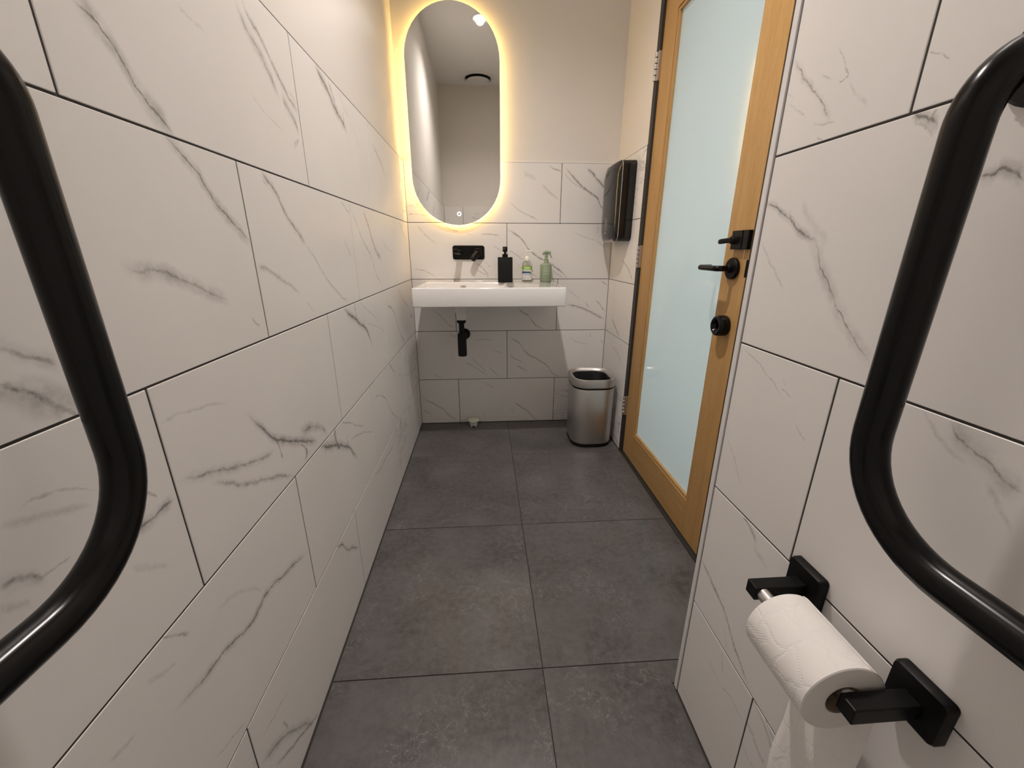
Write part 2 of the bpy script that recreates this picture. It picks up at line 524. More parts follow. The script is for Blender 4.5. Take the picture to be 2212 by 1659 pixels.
# traced marble veins: wall, polyline along the wall (metres), core width mm, core strength, halo width mm, halo strength
VEINS = [
 ('L', [(-1.873,1.298),(-1.859,1.294),(-1.847,1.285),(-1.833,1.27),(-1.825,1.258),(-1.815,1.241),(-1.799,1.226),(-1.782,1.216),(-1.766,1.203)], 2, 0.5, 14, 0.28),
 ('L', [(-1.507,1.469),(-1.489,1.45),(-1.463,1.438),(-1.437,1.419),(-1.409,1.397),(-1.382,1.379),(-1.357,1.363),(-1.327,1.352)], 2.2, 0.5, 9, 0.22),
 ('L', [(-1.531,1.449),(-1.508,1.427),(-1.473,1.41),(-1.445,1.385),(-1.418,1.362),(-1.414,1.34)], 3, 0.28, 12, 0.22),
 ('L', [(-1.397,1.353),(-1.358,1.331),(-1.338,1.308)], 5, 0.3, 14, 0.2),
 ('L', [(-1.36,1.382),(-1.331,1.366)], 2, 0.35, 0, 0),
 ('L', [(-1.534,1.327),(-1.499,1.308),(-1.456,1.297),(-1.419,1.288)], 1.5, 0.25, 0, 0),
 ('L', [(-1.374,1.273),(-1.345,1.291)], 7, 0.25, 0, 0),
 ('L', [(-1.697,1.373),(-1.668,1.37),(-1.646,1.365)], 4, 0.14, 0, 0),
 ('L', [(-1.175,1.496),(-1.142,1.482),(-1.095,1.466),(-1.056,1.441),(-1.01,1.422),(-0.976,1.409),(-0.963,1.378)], 4, 0.5, 16, 0.28),
 ('L', [(-1.085,1.494),(-1.062,1.47),(-1.042,1.455)], 5, 0.3, 0, 0),
 ('L', [(-1.012,1.498),(-0.972,1.471),(-0.924,1.45)], 1.5, 0.28, 0, 0),
 ('L', [(-0.981,1.446),(-0.977,1.42)], 2, 0.35, 0, 0),
 ('L', [(-0.903,1.436),(-0.848,1.401),(-0.801,1.379)], 1.5, 0.22, 0, 0),
 ('L', [(-0.643,1.436),(-0.572,1.411),(-0.495,1.378),(-0.46,1.323)], 2, 0.32, 10, 0.14),
 ('L', [(-1.783,1.198),(-1.762,1.184),(-1.738,1.163),(-1.718,1.139),(-1.7,1.119),(-1.672,1.1),(-1.631,1.075)], 2.5, 0.55, 12, 0.25),
 ('L', [(-1.904,1.038),(-1.888,1.031),(-1.862,1.03),(-1.822,1.02),(-1.79,1.005),(-1.752,0.991),(-1.726,0.981)], 3, 0.25, 13, 0.22),
 ('L', [(-1.668,0.939),(-1.649,0.924)], 4, 0.3, 0, 0),
 ('L', [(-2.051,0.978),(-2.033,0.966),(-2.011,0.954)], 3, 0.28, 10, 0.14),
 ('L', [(-2.061,0.95),(-2.051,0.94),(-2.041,0.933),(-2.027,0.918),(-2.011,0.9)], 4, 0.45, 22, 0.25),
 ('L', [(-1.543,1.196),(-1.516,1.178),(-1.495,1.163),(-1.48,1.139),(-1.454,1.113),(-1.422,1.094),(-1.392,1.073)], 2.5, 0.55, 10, 0.22),
 ('L', [(-1.392,1.073),(-1.365,1.049),(-1.334,1.022),(-1.3,0.993),(-1.248,0.958),(-1.141,0.907)], 2, 0.3, 6, 0.1),
 ('L', [(-1.549,1.19),(-1.53,1.174)], 1.5, 0.35, 0, 0),
 ('L', [(-1.621,1.028),(-1.587,1.022),(-1.561,1.011),(-1.524,0.995),(-1.484,0.976),(-1.465,0.966)], 3, 0.22, 8, 0.14),
 ('L', [(-1.429,0.94),(-1.402,0.918)], 2.5, 0.22, 0, 0),
 ('L', [(-1.096,1.191),(-1.062,1.175),(-1.028,1.165)], 3, 0.3, 0, 0),
 ('L', [(-1.112,1.088),(-1.058,1.033)], 6, 0.13, 0, 0),
 ('L', [(-1.018,1.179),(-0.973,1.148),(-0.943,1.116),(-0.893,1.075),(-0.834,1.043),(-0.789,0.989),(-0.765,0.959),(-0.699,0.92)], 2.5, 0.45, 0, 0),
 ('L', [(-0.869,1.182),(-0.818,1.134),(-0.783,1.087),(-0.73,1.045),(-0.676,1.021)], 5, 0.25, 14, 0.18),
 ('L', [(-0.664,1.113),(-0.598,1.078),(-0.458,1.047)], 2, 0.3, 0, 0),
 ('L', [(-0.253,1.191),(-0.169,1.152),(-0.071,1.097)], 3, 0.35, 0, 0),
 ('L', [(-1.738,0.783),(-1.712,0.753),(-1.678,0.714),(-1.648,0.691),(-1.589,0.662),(-1.5,0.62)], 4, 0.55, 12, 0.32),
 ('L', [(-1.575,0.646),(-1.557,0.615),(-1.582,0.603)], 3.5, 0.45, 7, 0.2),
 ('L', [(-1.667,0.703),(-1.662,0.675),(-1.66,0.657)], 3.5, 0.45, 0, 0),
 ('L', [(-1.564,0.675),(-1.478,0.645),(-1.431,0.603)], 3, 0.2, 13, 0.28),
 ('L', [(-1.687,0.689),(-1.739,0.697),(-1.801,0.719),(-1.844,0.736),(-1.881,0.752),(-1.911,0.763)], 4, 0.33, 11, 0.14),
 ('L', [(-1.63,0.602),(-1.705,0.641),(-1.763,0.667),(-1.819,0.7),(-1.857,0.725)], 4, 0.28, 8, 0.14),
 ('L', [(-1.915,0.848),(-1.867,0.845),(-1.788,0.825)], 3, 0.2, 0, 0),
 ('L', [(-1.185,0.892),(-1.157,0.874),(-1.085,0.844),(-1.036,0.819),(-0.99,0.795),(-0.969,0.775),(-0.931,0.728)], 4.5, 0.55, 13, 0.28),
 ('L', [(-1.08,0.896),(-1.083,0.868),(-1.068,0.844)], 3.5, 0.5, 0, 0),
 ('L', [(-1.031,0.895),(-0.947,0.854),(-0.857,0.816),(-0.801,0.78)], 1.5, 0.32, 0, 0),
 ('L', [(-0.991,0.839),(-0.985,0.818)], 2, 0.35, 0, 0),
 ('L', [(-0.974,0.81),(-0.849,0.78),(-0.731,0.734)], 2, 0.22, 0, 0),
 ('L', [(-0.649,0.829),(-0.58,0.815),(-0.518,0.773),(-0.473,0.716),(-0.408,0.652),(-0.327,0.604)], 3, 0.42, 8, 0.14),
 ('L', [(-0.405,0.895),(-0.312,0.825),(-0.142,0.765)], 3, 0.35, 0, 0),
 ('L', [(-1.993,0.744),(-1.964,0.745),(-1.931,0.748)], 3, 0.45, 10, 0.2),
 ('L', [(-1.963,0.78),(-1.952,0.77)], 3, 0.35, 0, 0),
 ('L', [(-2.082,0.84),(-2.074,0.843),(-2.052,0.839),(-2.019,0.819)], 2, 0.24, 0, 0),
 ('L', [(-2.101,0.833),(-2.066,0.823),(-2.029,0.805)], 6, 0.18, 0, 0),
 ('L', [(-2.118,0.787),(-2.104,0.783),(-2.089,0.772)], 4, 0.38, 9, 0.14),
 ('L', [(-2.089,0.772),(-2.064,0.768)], 2, 0.3, 0, 0),
 ('L', [(-2.124,0.769),(-2.105,0.758)], 5, 0.22, 0, 0),
 ('L', [(-1.645,0.411),(-1.742,0.441),(-1.802,0.455),(-1.85,0.447),(-1.901,0.461),(-1.941,0.471),(-1.966,0.472),(-1.988,0.477),(-2.014,0.487)], 3, 0.5, 10, 0.2),
 ('L', [(-2.003,0.593),(-1.969,0.562)], 3, 0.35, 0, 0),
 ('L', [(-1.916,0.539),(-1.872,0.527),(-1.805,0.467)], 5, 0.12, 0, 0),
 ('L', [(-2.011,0.708),(-1.965,0.672)], 6, 0.12, 0, 0),
 ('L', [(-1.998,0.339),(-1.969,0.33),(-1.92,0.306)], 3, 0.2, 0, 0),
 ('L', [(-2.1,0.534),(-2.07,0.528)], 4, 0.18, 0, 0),
 ('L', [(-2.04,0.565),(-2.0,0.546)], 4, 0.18, 0, 0),
 ('L', [(-1.377,0.598),(-1.386,0.575),(-1.378,0.549),(-1.363,0.523)], 4.5, 0.5, 9, 0.2),
 ('L', [(-1.49,0.597),(-1.438,0.572),(-1.379,0.545),(-1.332,0.518),(-1.294,0.492),(-1.273,0.47),(-1.236,0.427)], 5, 0.5, 14, 0.28),
 ('L', [(-1.303,0.542),(-1.301,0.52),(-1.299,0.507)], 3, 0.4, 0, 0),
 ('L', [(-1.273,0.509),(-1.2,0.494),(-1.139,0.473),(-1.057,0.435)], 3, 0.28, 0, 0),
 ('L', [(-1.33,0.592),(-1.267,0.561),(-1.203,0.527),(-1.131,0.492)], 2.5, 0.35, 0, 0),
 ('L', [(-0.984,0.508),(-0.968,0.532),(-0.909,0.521)], 3, 0.35, 0, 0),
 ('L', [(-0.909,0.521),(-0.815,0.468),(-0.779,0.418),(-0.634,0.304)], 3, 0.42, 0, 0),
 ('L', [(-0.706,0.591),(-0.624,0.526)], 4, 0.4, 0, 0),
 ('L', [(-0.551,0.496),(-0.455,0.455)], 3, 0.28, 0, 0),
 ('L', [(-1.079,0.282),(-0.999,0.255),(-0.92,0.254),(-0.811,0.243),(-0.765,0.261)], 3, 0.38, 0, 0),
 ('L', [(-1.484,0.294),(-1.444,0.268),(-1.419,0.229),(-1.38,0.201),(-1.331,0.168)], 3, 0.45, 10, 0.2),
 ('L', [(-1.911,0.18),(-1.863,0.158),(-1.815,0.111),(-1.748,0.031)], 4, 0.32, 12, 0.2),
 ('L', [(-1.882,0.126),(-1.826,0.083),(-1.765,0.041),(-1.722,0.01)], 3, 0.48, 7, 0.15),
 ('L', [(-1.893,0.229),(-1.848,0.218),(-1.805,0.206)], 3, 0.28, 0, 0),
 ('L', [(-1.835,0.171),(-1.829,0.142)], 4, 0.35, 0, 0),
 ('N', [(-1.723,1.323),(-1.747,1.298),(-1.765,1.282),(-1.783,1.265),(-1.798,1.25),(-1.806,1.238),(-1.815,1.226)], 1.8, 0.42, 6, 0.12),
 ('N', [(-1.788,1.228),(-1.804,1.224),(-1.825,1.22)], 2, 0.3, 0, 0),
 ('N', [(-1.727,1.267),(-1.746,1.254),(-1.769,1.241)], 2, 0.22, 0, 0),
 ('N', [(-1.714,1.287),(-1.734,1.278)], 1.5, 0.2, 0, 0),
 ('N', [(-1.802,1.209),(-1.81,1.203)], 1.5, 0.28, 0, 0),
 ('N', [(-1.809,1.306),(-1.821,1.287),(-1.833,1.268)], 1.2, 0.3, 0, 0),
 ('N', [(-1.833,1.268),(-1.827,1.266),(-1.82,1.268)], 1.8, 0.35, 0, 0),
 ('N', [(-1.837,1.261),(-1.849,1.244),(-1.873,1.225)], 3, 0.14, 0, 0),
 ('N', [(-1.789,1.285),(-1.801,1.277)], 1.2, 0.25, 0, 0),
 ('N', [(-1.938,1.253),(-1.949,1.247),(-1.962,1.24)], 1.2, 0.4, 0, 0),
 ('N', [(-1.939,1.196),(-1.948,1.192),(-1.957,1.186),(-1.967,1.181)], 2.5, 0.42, 8, 0.28),
 ('N', [(-1.961,1.195),(-1.958,1.188)], 3, 0.35, 0, 0),
 ('N', [(-1.944,1.186),(-1.965,1.173)], 2, 0.22, 0, 0),
 ('N', [(-2.034,1.169),(-2.043,1.159)], 1.2, 0.35, 0, 0),
 ('N', [(-2.022,1.13),(-2.027,1.125),(-2.034,1.125),(-2.036,1.129),(-2.045,1.126),(-2.058,1.116)], 2.5, 0.45, 9, 0.22),
 ('N', [(-1.714,1.131),(-1.735,1.126),(-1.757,1.115),(-1.778,1.104),(-1.799,1.089),(-1.817,1.081),(-1.839,1.069)], 2.2, 0.52, 7, 0.22),
 ('N', [(-1.839,1.069),(-1.852,1.05),(-1.868,1.029),(-1.882,1.012),(-1.899,0.991),(-1.913,0.975),(-1.927,0.961),(-1.94,0.951),(-1.954,0.938),(-1.968,0.925)], 1.6, 0.42, 11, 0.18),
 ('N', [(-1.777,1.115),(-1.784,1.101)], 1.2, 0.35, 0, 0),
 ('N', [(-1.717,1.076),(-1.747,1.044),(-1.773,1.02),(-1.797,1.001)], 3, 0.18, 0, 0),
 ('N', [(-1.799,1.124),(-1.83,1.09),(-1.861,1.068)], 8, 0.11, 0, 0),
 ('N', [(-1.732,0.889),(-1.779,0.87),(-1.822,0.85),(-1.841,0.837)], 2.2, 0.24, 0, 0),
 ('N', [(-1.839,0.865),(-1.845,0.856)], 1, 0.35, 0, 0),
 ('N', [(-1.838,0.849),(-1.863,0.843)], 1.6, 0.28, 0, 0),
 ('N', [(-1.879,0.809),(-1.894,0.798),(-1.906,0.791)], 2, 0.24, 0, 0),
 ('N', [(-1.732,0.709),(-1.763,0.68),(-1.793,0.641)], 3, 0.18, 0, 0),
 ('N', [(-2.07,0.894),(-2.079,0.884),(-2.091,0.878),(-2.104,0.874),(-2.114,0.869),(-2.127,0.86),(-2.141,0.855)], 2, 0.42, 12, 0.22),
 ('N', [(-2.041,0.894),(-2.052,0.886),(-2.074,0.869),(-2.092,0.86)], 4, 0.18, 0, 0),
 ('N', [(-2.114,0.851),(-2.13,0.837),(-2.143,0.823)], 4.5, 0.18, 0, 0),
 ('N', [(-1.82,0.592),(-1.839,0.586),(-1.857,0.571)], 1.8, 0.38, 5, 0.18),
 ('N', [(-1.856,0.56),(-1.894,0.546)], 8, 0.14, 0, 0),
 ('N', [(-1.723,0.41),(-1.76,0.394),(-1.8,0.381),(-1.826,0.368),(-1.848,0.346),(-1.875,0.326),(-1.899,0.31),(-1.915,0.304)], 2.2, 0.52, 6, 0.18),
 ('N', [(-1.831,0.333),(-1.849,0.306)], 1.6, 0.3, 0, 0),
 ('N', [(-1.73,0.253),(-1.765,0.232)], 1.4, 0.2, 0, 0),
 ('N', [(-1.804,0.222),(-1.844,0.212)], 1.8, 0.32, 0, 0),
 ('N', [(-1.841,0.283),(-1.849,0.246)], 1.4, 0.32, 0, 0),
 ('N', [(-1.855,0.214),(-1.896,0.222),(-1.929,0.21)], 3, 0.22, 0, 0),
 ('N', [(-1.728,0.033),(-1.789,0.039)], 2, 0.18, 0, 0),
 ('B', [(0.778,1.487),(0.804,1.472),(0.839,1.461)], 4, 0.42, 0, 0),
 ('B', [(0.868,1.473),(0.904,1.439),(0.941,1.405),(0.977,1.378),(1.018,1.351),(1.05,1.328),(1.075,1.288),(1.094,1.268)], 4, 0.48, 11, 0.14),
 ('B', [(0.856,1.454),(0.892,1.42),(0.937,1.39),(0.982,1.371)], 2.5, 0.32, 0, 0),
 ('B', [(0.984,1.475),(1.011,1.456),(1.044,1.422),(1.071,1.399),(1.095,1.376)], 4, 0.4, 13, 0.18),
 ('B', [(0.639,1.451),(0.699,1.425)], 12, 0.14, 0, 0),
 ('B', [(0.738,1.395),(0.782,1.357),(0.836,1.322)], 7, 0.17, 0, 0),
 ('B', [(0.559,1.308),(0.594,1.28),(0.637,1.253),(0.681,1.233),(0.721,1.217)], 3, 0.28, 0, 0),
 ('B', [(0.551,1.167),(0.581,1.149),(0.617,1.126),(0.644,1.097),(0.671,1.06),(0.703,1.034),(0.748,1.009),(0.794,0.983),(0.841,0.953),(0.899,0.902)], 3.5, 0.45, 9, 0.14),
 ('B', [(0.559,1.055),(0.595,1.034),(0.636,1.004)], 3, 0.32, 0, 0),
 ('B', [(0.605,0.983),(0.632,0.957),(0.724,0.909)], 4, 0.28, 0, 0),
 ('B', [(0.795,0.957),(0.824,0.935),(0.871,0.908)], 4, 0.28, 0, 0),
 ('B', [(0.932,1.157),(0.974,1.132),(1.052,1.111)], 3, 0.24, 0, 0),
 ('B', [(1.051,1.191),(1.064,1.166),(1.058,1.145)], 3, 0.35, 0, 0),
 ('B', [(1.061,1.111),(1.109,1.073)], 5, 0.14, 0, 0),
 ('B', [(0.2,1.179),(0.224,1.169),(0.249,1.159),(0.281,1.152)], 4, 0.32, 0, 0),
 ('B', [(0.326,1.144),(0.358,1.137)], 3, 0.2, 0, 0),
 ('B', [(0.401,1.141),(0.433,1.142),(0.473,1.14),(0.506,1.13)], 4, 0.32, 0, 0),
 ('B', [(0.056,1.185),(0.075,1.156),(0.112,1.118),(0.155,1.085)], 6, 0.14, 0, 0),
 ('B', [(0.018,0.953),(0.069,0.946),(0.109,0.927),(0.14,0.908)], 3, 0.28, 0, 0),
 ('B', [(0.367,0.988),(0.403,0.961),(0.421,0.94),(0.44,0.913)], 3, 0.38, 0, 0),
 ('B', [(0.369,0.953),(0.416,0.924),(0.443,0.902)], 3, 0.32, 0, 0),
 ('B', [(0.428,0.99),(0.447,0.966)], 2.5, 0.28, 0, 0),
 ('B', [(0.467,1.079),(0.516,1.053)], 3, 0.2, 0, 0),
 ('B', [(0.904,0.751),(0.953,0.74),(1.015,0.72),(1.071,0.692),(1.139,0.658)], 4, 0.38, 12, 0.14),
 ('B', [(1.021,0.76),(1.039,0.732)], 3, 0.28, 0, 0),
 ('B', [(1.081,0.775),(1.108,0.743),(1.135,0.711)], 4, 0.36, 0, 0),
 ('B', [(1.106,0.884),(1.14,0.861)], 3, 0.32, 0, 0),
 ('B', [(0.912,0.831),(0.984,0.78)], 5, 0.14, 0, 0),
 ('B', [(0.611,0.727),(0.644,0.703),(0.676,0.683),(0.701,0.646),(0.73,0.622),(0.763,0.603)], 4, 0.42, 0, 0),
 ('B', [(0.551,0.566),(0.584,0.541),(0.621,0.516),(0.65,0.473),(0.688,0.439),(0.739,0.412),(0.794,0.373),(0.83,0.324),(0.882,0.299)], 4, 0.42, 0, 0),
 ('B', [(0.564,0.441),(0.639,0.397)], 4, 0.28, 0, 0),
 ('B', [(0.606,0.376),(0.669,0.34)], 6, 0.28, 0, 0),
 ('B', [(1.055,0.585),(1.06,0.552)], 3, 0.28, 0, 0),
 ('B', [(0.934,0.549),(0.998,0.515),(1.053,0.51)], 3, 0.26, 0, 0),
 ('B', [(1.123,0.53),(1.141,0.517)], 3, 0.35, 0, 0),
 ('B', [(0.288,0.406),(0.346,0.37),(0.422,0.313)], 4, 0.28, 0, 0),
 ('B', [(0.329,0.424),(0.392,0.366),(0.42,0.339)], 3, 0.32, 0, 0),
 ('B', [(0.432,0.371),(0.497,0.308)], 4, 0.24, 0, 0),
 ('B', [(0.341,0.534),(0.396,0.542),(0.457,0.542)], 3, 0.28, 0, 0),
 ('B', [(0.468,0.476),(0.511,0.457)], 3, 0.24, 0, 0),
 ('B', [(0.095,0.326),(0.143,0.308)], 3, 0.24, 0, 0),
 ('B', [(0.199,0.582),(0.237,0.561)], 3, 0.28, 0, 0),
 ('B', [(0.117,0.717),(0.162,0.678),(0.195,0.639),(0.236,0.615)], 4, 0.28, 0, 0),
 ('B', [(0.014,0.193),(0.038,0.159),(0.09,0.129),(0.141,0.094),(0.18,0.049),(0.219,0.018)], 4, 0.38, 0, 0),
 ('B', [(0.016,0.092),(0.059,0.062)], 5, 0.24, 0, 0),
 ('B', [(0.595,0.129),(0.641,0.096),(0.688,0.06),(0.716,0.025),(0.749,0.004)], 4, 0.45, 0, 0),
 ('B', [(0.376,0.275),(0.424,0.255),(0.469,0.23)], 3, 0.28, 0, 0),
 ('B', [(0.389,0.068),(0.407,0.043)], 3, 0.24, 0, 0),
 ('B', [(0.568,0.088),(0.591,0.063)], 3, 0.22, 0, 0),
 ('F', [(-0.207,1.005),(-0.312,0.969),(-0.361,0.935),(-0.397,0.908)], 4, 0.42, 0, 0),
 ('F', [(-0.07,0.708),(-0.131,0.675),(-0.189,0.643),(-0.269,0.609)], 5, 0.42, 9, 0.14),
 ('F', [(-0.169,0.53),(-0.234,0.518),(-0.34,0.473)], 4, 0.32, 0, 0),
]

# ================================================================== STRUCTURE
GEN = {0: generic_tile_material('tile_plain_x', 0), 1: generic_tile_material('tile_plain_y', 1)}

def seams(phase, lo, hi):
    k0 = math.floor((lo - phase) / TL) - 1
    s = [phase + k * TL for k in range(k0, k0 + 12)]
    return [lo] + [a for a in s if lo + 0.012 < a < hi - 0.012] + [hi]

def tile_wall(parent, key, run, face, outward, lo, hi, odd, even, end_gap=0.0015):
    """run: axis the wall runs along (0 x, 1 y); face: coordinate of the tiled face; outward: +1/-1 direction of the room"""
    g = GROUT / 2
    back, gface = face - outward * 0.0095, face - outward * 0.0011
    a, b2 = sorted((back, gface))
    if run == 1: bm = box(a, b2, lo, hi, 0.0, TILE_TOP - 0.001)
    else: bm = box(lo, hi, a, b2, 0.0, TILE_TOP - 0.001)
    obj('grout', bm, M['grout'], parent)
    for r in range(5):
        z0 = ROWZ[r] + (0.003 if r == 0 else g)
        z1 = ROWZ[r + 1] - (g if r < 4 else 0.0)
        ss = seams(odd if r % 2 == 0 else even, lo, hi)
        for s0, s1 in zip(ss, ss[1:]):
            e0 = s0 + (end_gap if s0 == lo else g)
            e1 = s1 - (end_gap if s1 == hi else g)
            mine = []
            for w, pts, cw, cs, hw, hs in VEINS:
                if w != key: continue
                mx = sum(p[0] for p in pts) / len(pts)
                mz = sum(p[1] for p in pts) / len(pts)
                if s0 <= mx <= s1 and ROWZ[r] <= mz <= ROWZ[r + 1]:
                    far = key in 'BF' or (key == 'L' and mx > -1.25)
                    mine.append((pts, cw * (1.3 if far else 1.0), cs * (1.22 if far else 1.05), hw, hs * 1.1))
            mat = tile_material('marble_tile', run, mine) if mine else GEN[run]
            p, q = sorted((face, face - outward * 0.0093))
            if run == 1: bm = box(p, q, e0, e1, z0, z1, 0.0007, 1)
            else: bm = box(e0, e1, p, q, z0, z1, 0.0007, 1)
            obj('tile', bm, mat, parent)

ODD_L, EVEN_L = -0.7187, -0.4200
ODD_B, EVEN_B = 0.2425, 0.5458
ODD_N, EVEN_N = -1.9328, -1.6318

# walls (painted slabs), each with its grout bed and tiles
wl = obj('wall_left', box(-0.14, -PAINT, YREAR - 0.14, 0.14, -0.05, ZC), M['paint']); tag(wl, kind='structure')
tile_wall(wl, 'L', 1, 0.0, 1, YREAR, 0.0, ODD_L, EVEN_L)
wb = obj('wall_back', box(-PAINT, 1.28, PAINT, 0.14, -0.05, ZC), M['paint']); tag(wb, kind='structure')
tile_wall(wb, 'B', 0, 0.0, -1, 0.0, XR, ODD_B, EVEN_B)

bm = box(XR + PAINT, 1.28, -0.42, PAINT, -0.05, ZC)
box(XR + PAINT, 1.28, -1.302, -0.42, 2.085, ZC, bm=bm)
box(XR + PAINT, 1.28, -1.702, -1.302, -0.05, ZC, bm=bm)
wr = obj('wall_right', bm, M['paint']); tag(wr, kind='structure')
tile_wall(wr, 'F', 1, XR, -1, -0.42, 0.0, -0.121, -0.121 - TL / 2 + TL)
bm = box(XN + PAINT, 1.28, YREAR - 0.14, -1.704, -0.05, ZC)
wn = obj('wall_nib', bm, M['paint']); tag(wn, kind='structure')
tile_wall(wn, 'N', 1, XN, -1, YREAR, -1.717, ODD_N, EVEN_N)
wre = obj('wall_rear', box(-PAINT, XN + PAINT, YREAR - 0.14, YREAR - PAINT, -0.05, ZC), M['paint']); tag(wre, kind='structure')
tile_wall(wre, 'R', 0, YREAR, 1, 0.0, XN, 0.20, 0.50)

# corridor beyond the door
wc = obj('wall_corridor', box(2.80, 2.90, -3.2, 1.2, -0.05, ZC), M['paint']); tag(wc, kind='structure')
fc_ = obj('floor_corridor', box(1.285, 2.90, -3.2, 1.2, -0.12, 0.0), M['floor']); tag(fc_, kind='structure')
ce = obj('ceiling', box(-0.14, 1.28, YREAR - 0.14, 0.14, ZC, ZC + 0.1), M['ceiling']); tag(ce, kind='structure')

# floor: dark grout bed and 600 mm porcelain tiles
fl = obj('floor', box(-0.14, 1.28, YREAR - 0.14, 0.14, -0.12, -0.0025), M['floor_grout']); tag(fl, kind='structure')
FX, FY, FP = 0.5477, -0.4432, 0.597
ys = [0.0, FY, FY - FP, FY - 2 * FP, FY - 3 * FP, YREAR]
for i in range(5):
    y1, y0 = ys[i] - (0.003 if i == 0 else 0.0013), ys[i + 1] + 0.0013
    for x0, x1 in ((0.004, FX - 0.0013), (FX + 0.0013, None)):
        if x1 is None:
            if y1 <= -1.70: spans = [(y0, y1, XN - 0.004)]
            elif y0 >= -1.70: spans = [(y0, y1, XR - 0.004)]
            else: spans = [(y0, y1, XR - 0.004)]
        else: spans = [(y0, y1, x1)]
        for a, b2, xe in spans:
            if x1 is None and a < -1.70 < b2:
                bm = bmesh.new()
                lp = [(x0, a), (XN - 0.004, a), (XN - 0.004, -1.697), (xe, -1.697), (xe, b2), (x0, b2)]
                loft([[(x, y, -0.0025) for x, y in lp], [(x, y, 0.0) for x, y in lp]], bm=bm)
            else:
                bm = box(x0, xe, a, b2, -0.0025, 0.0, 0.0006, 1)
            obj('floor_tile', bm, M['floor'], fl)

# trims
t1 = obj('trim_1', box(XN - 0.0015, XN + 0.012, -1.7155, -1.7022, 0.0, ZC, 0.001, 1), M['white_trim']); tag(t1, kind='structure')
t2 = obj('trim_2', box(0.0, XR, -0.0015, PAINT, TILE_TOP, TILE_TOP + 0.005, 0.0008, 1), M['white_trim']); tag(t2, kind='structure')
t3 = obj('trim_3', box(XR - 0.0015, XR + PAINT, -0.42, 0.0, TILE_TOP, TILE_TOP + 0.004, 0.0008, 1), M['white_trim']); tag(t3, kind='structure')
t4 = obj('trim_4', box(-PAINT, -0.0005, YREAR, 0.0, TILE_TOP, TILE_TOP + 0.002), M['grout']); tag(t4, kind='structure')

# ================================================================== DOOR
DX = 1.160
d = empty('door_1', (DX, -0.86, 0.0), kind='structure')
def dpart(name, bm, mat, parent=None, smooth=None):
    bmesh.ops.translate(bm, verts=bm.verts, vec=(-DX, 0.86, 0))
    if parent is None: parent = d
    return obj(name, bm, mat, parent, smooth)
DY0, DY1 = -0.453, -1.2655
SW = 0.1185
DT = 2.055
dpart('stile', box(DX, DX + 0.04, DY0 - SW, DY0, 0.008, DT, 0.0015), M['oak_v'])
dpart('stile', box(DX, DX + 0.04, DY1, DY1 + SW, 0.008, DT, 0.0015), M['oak_v'])
dpart('rail', box(DX + 0.0003, DX + 0.0397, DY1 + SW + 0.0004, DY0 - SW - 0.0004, 0.008, 0.156, 0.001), M['oak_h'])
dpart('rail', box(DX + 0.0003, DX + 0.0397, DY1 + SW + 0.0004, DY0 - SW - 0.0004, 1.925, DT, 0.001), M['oak_h'])
gy0, gy1 = DY1 + SW, DY0 - SW
dpart('glazing_bead', box(DX + 0.004, DX + 0.016, gy1 - 0.012, gy1 - 0.0004, 0.157, 1.924, 0.001), M['oak_v'])
dpart('glazing_bead', box(DX + 0.004, DX + 0.016, gy0 + 0.0004, gy0 + 0.012, 0.157, 1.924, 0.001), M['oak_v'])
dpart('glazing_bead', box(DX + 0.004, DX + 0.016, gy0 + 0.0125, gy1 - 0.0125, 0.1565, 0.168, 0.001), M['oak_h'])
dpart('glazing_bead', box(DX + 0.004, DX + 0.016, gy0 + 0.0125, gy1 - 0.0125, 1.913, 1.9245, 0.001), M['oak_h'])
gl = dpart('pane', box(DX + 0.0165, DX + 0.0225, gy0 + 0.002, gy1 - 0.002, 0.158, 1.923), M['glass'])
gl['label'] = 'pale blue frosted glass panel'
bm = box(XR + 0.0015, 1.28, -0.4525, -0.4205, 0.0, 2.085, 0.0008, 1)
dpart('jamb', bm, M['charcoal'])
dpart('jamb', box(DX - 0.001, 1.28, -1.3015, -1.2690, 0.0, 2.085, 0.0008, 1), M['charcoal'])
dpart('head_jamb', box(XR + 0.0015, 1.28, -1.270, -0.453, 2.0585, 2.085, 0.0008, 1), M['charcoal'])
dpart('door_stop', box(DX + 0.045, 1.28, -0.475, -0.453, 0.0, 2.058), M['charcoal'])
dpart('threshold', box(1.1445, 1.28, -1.3015, -0.4205, -0.0024, 0.0015), M['charcoal'])
for hz0, hz1 in ((1.733, 1.838), (0.979, 1.080), (0.2195, 0.3235)):
    h = dpart('hinge', box(XR + 0.0008, XR + 0.0122, -0.4533, -0.4330, hz0, hz1, 0.0008, 1), M['chrome'])
    obj('pin', lathe([(0.0048, 0), (0.0048, hz1 - hz0)], (XR - 0.0035 - DX, -0.4415 + 0.86, hz0), seg=12), M['charcoal'], h, 40)
    n = 5
    for k in range(n):
        a = hz0 + (hz1 - hz0) * k / n
        b2 = hz0 + (hz1 - hz0) * (k + 1) / n - 0.0028
        bm = lathe([(0.0062, 0), (0.0070, 0.0008), (0.0070, b2 - a - 0.0008), (0.0062, b2 - a)], (XR - 0.0035 - DX, -0.4415 + 0.86, a), seg=16)
        obj('knuckle', bm, M['chrome'], h, 40)
